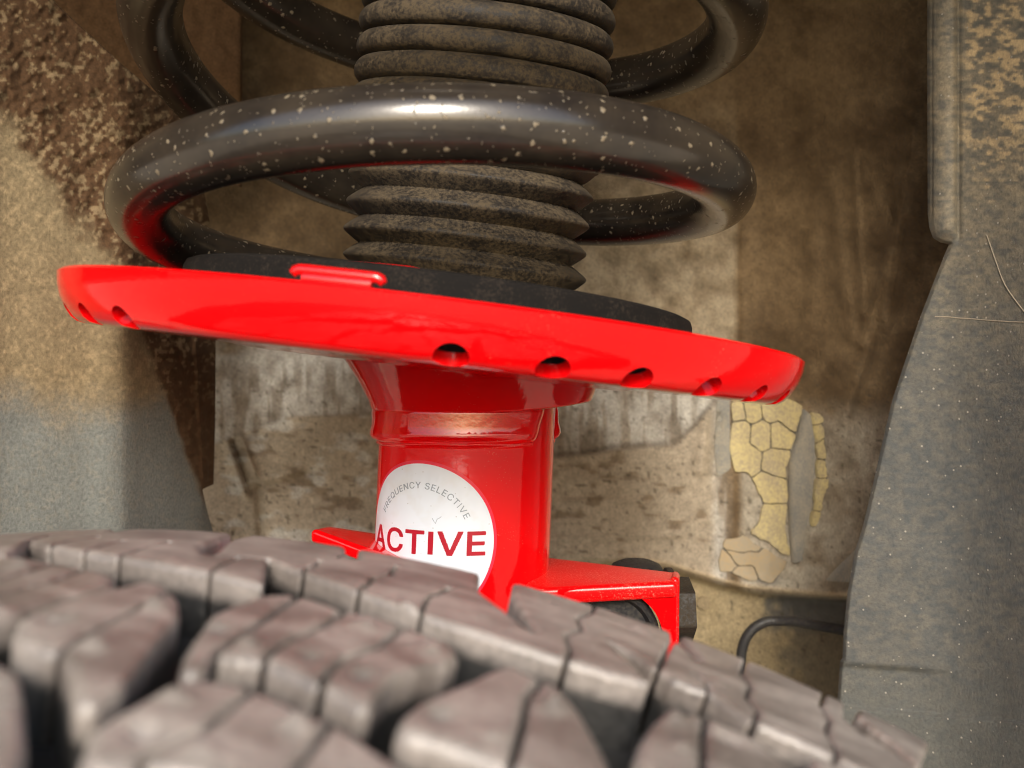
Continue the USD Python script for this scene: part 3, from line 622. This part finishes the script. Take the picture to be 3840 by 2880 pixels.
for i, (r, z) in enumerate(PB):
    fr = math.tan(math.radians(np.interp(z, [40, 100], [4.7, 10.5]))); sd = math.tan(math.radians(6.3))
    x, y = r * np.cos(ph), r * np.sin(ph)
    dz = fr * y * 1.0 - sd * x
    V[i] = np.stack([bx(z) + x, y, z + dz + 0.25 * fb(ph * 60, ph * 0 + z * 5, 30, 2, 6)], -1)
w, f = gridmesh(V, close_v=True)
m = trimesh.Trimesh(w, f, process=False)
put("bellows", m, "boot_rubber", boot, smooth=60)

# ---------------------------------------------------------------- hose on the rail
q = np.array([(2775, 2560), (2778, 2470), (2792, 2405), (2832, 2352), (2890, 2329), (2960, 2328), (3060, 2345), (3170, 2364), (3320, 2390)], float)
t = np.linspace(0, 1, 70); s = np.linspace(0, 1, len(q))
hose = thing("hose", "thin black hose bent over the dusty rail beside the grey liner", "hose", P(2900, 2400, 385))
put("tube", sweep(P(Pchip(s, q[:, 0])(t), Pchip(s, q[:, 1])(t), 396 - 20 * sst(t, 0.5, 1)), 2.1, 16, up=(0, 1, 0)), "black_rubber", hose, smooth=50)

# ---------------------------------------------------------------- tyre
TC = np.array([-63.9, 207.0 - D0, -366.2]); yaw, tilt = -0.237, -0.04
TA = np.array([math.sin(yaw) * math.cos(tilt), -math.cos(yaw) * math.cos(tilt), math.sin(tilt)])   # axis towards the camera side
TU = np.cross([0, 0, 1.0], TA); TU /= np.linalg.norm(TU); TW = np.cross(TA, TU)
if TU[0] < 0: TU = -TU
RC = 340.0
def crown(v): return 344.5 - 7.5 * ((np.asarray(v, float) - 95) / 95) ** 2
def onT(u, v, h=0.0):
    a = np.asarray(u, float) / RC; r = crown(v) + h
    return TC + np.asarray(v, float)[..., None] * TA + (r * np.sin(a))[..., None] * TU + (r * np.cos(a))[..., None] * TW
def unproj(pts):
    """photo point -> (u, v) on the tread surface: the ray from the camera meets the crowned cylinder"""
    o = np.array([0, -D0, 0.0]); res = []
    for px, py in pts:
        d = np.array([(px - 1920) / F, 1.0, (1440 - py) / F]); d /= np.linalg.norm(d)
        s = np.arange(20, 420, 0.25); q = o + s[:, None] * d - TC
        v = q @ TA; r = np.hypot(q @ TU, q @ TW); g = r - crown(v)
        k = np.nonzero(g < 0)[0]
        k = k[0] if len(k) else int(np.argmin(g))
        if 0 < k < len(s) and g[k] < 0 < g[k - 1]:
            w = g[k - 1] / (g[k - 1] - g[k]); Q = q[k - 1] + w * (q[k] - q[k - 1])
        else: Q = q[k]
        res.append((RC * math.atan2(Q @ TU, Q @ TW), Q @ TA))
    return np.array(res)

tyre = thing("tyre", "dusty winter tyre with chunky siped tread blocks below the red strut", "tyre", tuple(TC + 100 * TA))
vs = np.r_[np.linspace(-14, 206, 45)]
GD = 10.5
prof = [(crown(v) - GD - (0 if 0 < v < 190 else 4 * (abs(v - 95) - 95) / 6), v) for v in np.linspace(-3, 193, 40)]
prof = [(205, 20), (215, 4), (250, -12), (290, -16), (312, -11), (322, -6)] + prof + [(322, 196), (312, 201), (290, 206), (250, 202), (215, 186), (205, 170)]
th = np.linspace(0, 2 * np.pi, 260, endpoint=False)
V = np.stack([TC + v * TA + r * (np.sin(th)[:, None] * TU + np.cos(th)[:, None] * TW) for r, v in prof])
w, f = gridmesh(V, close_v=True); m = trimesh.Trimesh(w, f, process=False)
put("carcass", m, "tyre_groove", tyre, smooth=40)

nubs_px = []
def lump(piece, outer, big, nubs, seed):
    """one rounded rubber lug: side walls, rounded upper edge and a slightly uneven top"""
    piece = piece.buffer(-0.2).buffer(0.2)
    if piece.is_empty: return None
    if piece.geom_type != "Polygon": piece = max(piece.geoms, key=lambda g_: g_.area)
    if piece.area < 6: return None
    r = resample(piece.exterior.coords, 0.7)
    base = Polygon(r).buffer(0)
    if base.geom_type != "Polygon": return None
    if not Polygon(r).exterior.is_ccw: r = r[::-1]
    layers = [r]
    for dd in (0.12, 0.4, 0.55, 1.0, 1.6, 2.3, 3.0):
        g_ = base.buffer(-dd)
        for q_ in getattr(g_, "geoms", [g_]):
            if not q_.is_empty and q_.exterior.length > 3: layers.append(resample(q_.exterior.coords, 0.9))
    x0, y0, x1, y1 = base.bounds
    gx, gy = np.meshgrid(np.arange(x0, x1, 1.6), np.arange(y0, y1, 1.6)); gx[::2] += 0.8
    gg = np.c_[gx.ravel(), gy.ravel()]; layers.append(gg[shapely.contains_xy(base.buffer(-3.4), gg[:, 0], gg[:, 1])])
    pts = np.vstack(layers); n = len(r)
    t = Delaunay(pts).simplices
    c = pts[t].mean(1); t = t[shapely.contains_xy(base, c[:, 0], c[:, 1])]
    a_ = pts[t]; ar = np.cross(a_[:, 1] - a_[:, 0], a_[:, 2] - a_[:, 0]); t = t[np.abs(ar) > 1e-7]; ar = ar[np.abs(ar) > 1e-7]
    t[ar < 0] = t[ar < 0][:, ::-1]
    P_ = shapely.points(pts); d1 = shapely.distance(P_, outer); d2 = shapely.distance(P_, base.exterior)
    prof_ = lambda d, b: -b * (1 - np.sqrt(np.clip(1 - (1 - np.clip(d / b, 0, 1)) ** 2, 0, 1)))
    h = np.minimum(prof_(d1, big), prof_(d2, 0.5))
    inner = d2 > 0.3
    h = h + np.where(inner, 0.12 * fb(pts[:, 0], pts[:, 1], 12, 2, seed) + 0.10 * fb(pts[:, 0], pts[:, 1], 2.2, 2, seed + 3), 0)
    for (nu_, nv_, s_) in nubs:
        h = h + 1.5 * s_ * np.exp(-((pts[:, 0] - nu_) ** 2 + (pts[:, 1] - nv_) ** 2) / 1.25 ** 2)
    top = onT(pts[:, 0], pts[:, 1], h)
    cen = r.mean(0)
    low = onT(r[:, 0], r[:, 1], np.full(n, -12.0)); wall = [onT(r[:, 0], r[:, 1], np.minimum(h[:n] - 0.3, -q_)) for q_ in (1.4, 2.4, 3.4, 4.5, 6.0, 8.5)]
    N = len(pts); j = np.arange(n); j2 = (j + 1) % n
    offs = [0] + [N + n * q_ for q_ in range(len(wall) + 1)]
    f = np.vstack([t] + [w_ for a0, a1 in zip(offs[:-1], offs[1:]) for w_ in (np.c_[a0 + j, a1 + j, a1 + j2], np.c_[a0 + j, a1 + j2, a0 + j2])])
    m = trimesh.Trimesh(np.vstack([top] + wall + [low]), f, process=False)
    c = m.triangles[:len(t)].mean(1) - TC; c -= (c @ TA)[:, None] * TA
    if np.mean(np.sum(m.face_normals[:len(t)] * c, 1)) < 0: m.invert()
    return m
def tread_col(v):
    """dusty brown wear on the running surface, turning near black with depth into the grooves"""
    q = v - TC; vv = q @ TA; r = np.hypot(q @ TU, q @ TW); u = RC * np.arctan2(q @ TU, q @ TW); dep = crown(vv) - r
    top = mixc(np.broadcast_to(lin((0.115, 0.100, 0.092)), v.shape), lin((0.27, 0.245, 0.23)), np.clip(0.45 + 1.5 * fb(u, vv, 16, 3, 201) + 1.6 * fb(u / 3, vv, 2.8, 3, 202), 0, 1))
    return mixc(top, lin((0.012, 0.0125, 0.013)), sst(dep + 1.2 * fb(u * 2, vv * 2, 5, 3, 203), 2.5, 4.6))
def blocks(poly_px, sipes, big, nub_px=(), width=0.8, seed=0, uv=None, notches=(), outer=None):
    big *= 0.5
    poly = Polygon(uv if uv is not None else unproj(poly_px)).buffer(0)
    if poly.geom_type != "Polygon": poly = max(poly.geoms, key=lambda g_: g_.area)
    for nt in notches:
        poly = poly.difference(Polygon(unproj(nt)).buffer(0))
    nb_ = [(*unproj([(a, b)])[0], s) for a, b, s in nub_px]
    out = []
    for k_, poly in enumerate(getattr(poly, "geoms", [poly])):
        if poly.area < 15: continue
        poly = poly.buffer(-1.2).buffer(1.2) if outer is None else poly.buffer(-0.25).buffer(0.25)
        if poly.geom_type != "Polygon": poly = max(poly.geoms, key=lambda g_: g_.area)
        cutp = poly
        for s in sipes:
            cutp = cutp.difference(LineString(unproj(s)).buffer(width / 2, cap_style="flat"))
        ms = [lump(g_, poly.exterior if outer is None else outer, big, nb_, seed + i) for i, g_ in enumerate(getattr(cutp, "geoms", [cutp]))]
        ms = [m for m in ms if m is not None]
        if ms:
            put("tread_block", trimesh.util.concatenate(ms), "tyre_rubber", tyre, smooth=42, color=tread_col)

# inner shoulder rib, cut by notches and zigzag sipes into blocks
near = [(-420, 2018), (-200, 2042), (25, 2084), (70, 2050), (105, 2026), (140, 2034), (172, 2043), (316, 2068), (449, 2085), (777, 2143), (993, 2193), (1003, 2140), (1018, 2098), (1075, 2122), (1138, 2143), (1344, 2215), (1577, 2298), (1899, 2404), (2111, 2472), (2300, 2525), (2444, 2562),
        (2380, 2490), (2283, 2400), (2400, 2462), (2527, 2543), (2670, 2600), (2833, 2703), (3144, 2838), (3400, 2990)]
nu = unproj(near)
far_u = np.linspace(nu[-1, 0] + 14, nu[0, 0], 60)
rib = np.vstack([nu, np.c_[far_u, np.full(60, 0.6)]])
rib_poly = Polygon(rib).buffer(0)
if rib_poly.geom_type != "Polygon": rib_poly = max(rib_poly.geoms, key=lambda g_: g_.area)
def uvpoly(px): return Polygon(unproj(px)).buffer(0)
notch = [[(743, 2043), (800, 2022), (865, 2000), (925, 1990), (935, 2008), (868, 2022), (815, 2066), (790, 2080), (762, 2076)],
         [(1296, 2050), (1294, 2066), (1325, 2092), (1349, 2096), (1345, 2070), (1340, 2040)],
         [(1800, 2140), (1798, 2215), (1886, 2280), (1965, 2345), (2010, 2372), (1960, 2290), (1916, 2225), (1925, 2185), (1890, 2150)],
         [(424, 1994), (432, 1980), (500, 1978), (500, 1984)],
         [(2515, 2362), (2524, 2390), (2570, 2430), (2620, 2478), (2632, 2474), (2585, 2418), (2545, 2370)],
         [(3165, 2600), (3168, 2690), (3230, 2745), (3320, 2800), (3440, 2880), (3460, 2870), (3350, 2780), (3260, 2715), (3215, 2676), (3230, 2630)]]
for n_ in notch: rib_poly = rib_poly.difference(uvpoly(n_))
rib_outer = rib_poly.boundary
cuts = [[(993, 2193), (1012, 2095), (900, 2086), (782, 2080), (768, 2066)], [(105, 2026), (190, 2005), (430, 1990), (470, 1978)], [(2283, 2400), (2180, 2370), (2010, 2370)] if False else [(2111, 2490), (2127, 2470), (2144, 2437), (2122, 2381), (2183, 2359), (2166, 2315), (2221, 2293), (2250, 2230)],
        [(2444, 2562), (2478, 2490), (2500, 2440), (2526, 2400), (2520, 2380)], [(2833, 2710), (2840, 2660), (2800, 2610), (2815, 2570), (2780, 2520), (2800, 2470)], [(3144, 2850), (3130, 2790), (3100, 2740), (3110, 2700), (3080, 2640), (3100, 2570)],
        [(1880, 2280), (1890, 2330), (1899, 2430)]]
for c_ in cuts[:-1]: rib_poly = rib_poly.difference(LineString(unproj(c_)).buffer(0.32, cap_style="flat"))
sip = [[(449, 2100), (449, 2083), (530, 2055), (640, 2030)], [(314, 2080), (316, 2066), (400, 2042), (470, 2025)], [(783, 2160), (790, 2142), (830, 2115), (893, 2090)], [(170, 2050), (250, 2030), (370, 2010)],
       [(1134, 2160), (1145, 2130), (1185, 2115), (1200, 2098)], [(1346, 2235), (1350, 2205), (1385, 2185), (1398, 2165), (1460, 2155), (1487, 2120)], [(1577, 2315), (1590, 2270), (1608, 2235), (1650, 2222), (1690, 2203)], [(1000, 2090), (960, 2085), (1010, 2052)],
       [(2660, 2600), (2650, 2560), (2600, 2520)], [(1255, 2092), (1300, 2072)]]
for i, g_ in enumerate(sorted(getattr(rib_poly, "geoms", [rib_poly]), key=lambda q_: q_.centroid.x)):
    if g_.area > 20:
        blocks(None, sip, 2.0, [(1530, 2275, .6), (2400, 2360, .8), (1800, 2300, .5), (660, 2100, .4), (2700, 2560, .5)], 0.5, 100 + i, uv=np.asarray(g_.exterior.coords), outer=rib_outer)

def A_(*p): return [(x * .5547, 1960 + y * .5547) for x, y in p]
blocks([(-260, 2120), (-60, 2092), (0, 2086), (111, 2090), (222, 2113), (310, 2130), (388, 2143), (436, 2166), (410, 2193), (305, 2221), (139, 2265), (28, 2304), (-60, 2335), (-300, 2330)],
       [[(-100, 2258), (0, 2230), (190, 2180), (330, 2130)], [(-100, 2195), (0, 2172), (210, 2110)]], 2.4, [(85, 2125, .9), (-30, 2290, .6)], seed=1)
blocks(A_((80, 740), (120, 650), (300, 560), (560, 480), (800, 430), (970, 385), (1120, 420), (1210, 500), (1220, 600), (1060, 790), (900, 1000), (840, 1090), (700, 1180), (630, 1255), (560, 1310), (510, 1200), (470, 950), (400, 870), (280, 850), (150, 790)),
       [A_((380, 900), (430, 840), (560, 760), (830, 620), (1060, 510), (1150, 440))], 2.6, [(210, 2318, -1.2), (580, 2270, .9), (360, 2420, .8)], seed=2)
blocks([(671, 2520), (688, 2448), (738, 2370), (788, 2300), (865, 2265), (971, 2230), (1094, 2224), (1177, 2243), (1288, 2287), (1399, 2306), (1521, 2348), (1621, 2384), (1704, 2420), (1727, 2459), (1677, 2487), (1566, 2508), (1482, 2537), (1427, 2590), (1395, 2650), (1370, 2664), (1330, 2640), (1233, 2580), (1094, 2520), (1005, 2484), (900, 2456), (832, 2462), (790, 2490), (740, 2520)],
       [[(795, 2490), (815, 2440), (900, 2380), (1000, 2315), (1110, 2240), (1140, 2200)], [(985, 2500), (1000, 2455), (1066, 2405), (1210, 2345), (1310, 2275), (1330, 2250)], [(1205, 2580), (1220, 2525), (1288, 2470), (1432, 2415), (1510, 2350), (1530, 2320)]],
       2.6, [(1366, 2350, .9), (1610, 2437, .9), (1360, 2525, -.9), (1166, 2455, -.7), (815, 2350, -.9), (940, 2410, .8), (1700, 2675, .6)], seed=3)
blocks([(1488, 2722), (1510, 2670), (1566, 2626), (1677, 2576), (1760, 2543), (1843, 2504), (1899, 2487), (1939, 2500), (1994, 2526), (2050, 2548), (2100, 2572), (2144, 2615), (2188, 2670), (2244, 2764), (2288, 2848), (2310, 2915), (2290, 2985), (2200, 3000), (2060, 2945), (1899, 2872), (1732, 2809), (1593, 2765), (1520, 2745)],
       [[(2040, 2535), (2022, 2559), (1977, 2615), (1966, 2709), (1933, 2820), (1905, 2900)]], 2.8, [(1660, 2675, -1), (2075, 2650, 1.2), (1850, 2760, .5)], seed=4)
blocks([(2382, 2830), (2405, 2764), (2455, 2692), (2504, 2667), (2577, 2668), (2660, 2687), (2799, 2748), (2861, 2790), (2933, 2845), (3040, 2930), (3000, 3000), (2850, 3040), (2600, 2970), (2440, 2905)],
       [[(2652, 2670), (2640, 2737), (2637, 2880), (2630, 3000)]], 2.8, [(2530, 2700, 1.0), (2560, 2810, .6), (2740, 2770, -.6)], seed=5)
blocks([(3040, 2830), (3150, 2860), (3280, 2930), (3400, 3010), (3380, 3080), (3200, 3060), (3090, 2960)], [], 2.6, seed=6)
blocks([(-340, 2500), (-200, 2455), (0, 2474), (50, 2500), (83, 2550), (96, 2615), (100, 2709), (105, 2792), (72, 2862), (30, 2910), (-120, 2960), (-300, 2900)],
       [[(-260, 2680), (0, 2640), (110, 2610)]], 2.8, [(20, 2560, .7)], seed=7)
blocks([(294, 2850), (322, 2781), (336, 2726), (416, 2676), (555, 2598), (660, 2550), (777, 2542), (899, 2559), (1000, 2589), (1122, 2648), (1233, 2694), (1344, 2755), (1427, 2809), (1527, 2878), (1570, 2930), (1540, 3000), (1300, 3010), (1000, 2960), (760, 2900), (520, 2860), (380, 2880)],
       [[(515, 2890), (540, 2840), (610, 2792), (777, 2725), (850, 2660), (943, 2587), (965, 2550)], [(1080, 2985), (1111, 2870), (1177, 2792), (1244, 2703), (1260, 2670)]], 3.0, [(540, 2735, -1), (1110, 2720, 1.0), (760, 2820, .5), (660, 2610, .7)], seed=8)
blocks([(1640, 3000), (1720, 2945), (1820, 2945), (1990, 3010), (2100, 3090), (1900, 3200), (1700, 3130)], [], 2.6, seed=9)
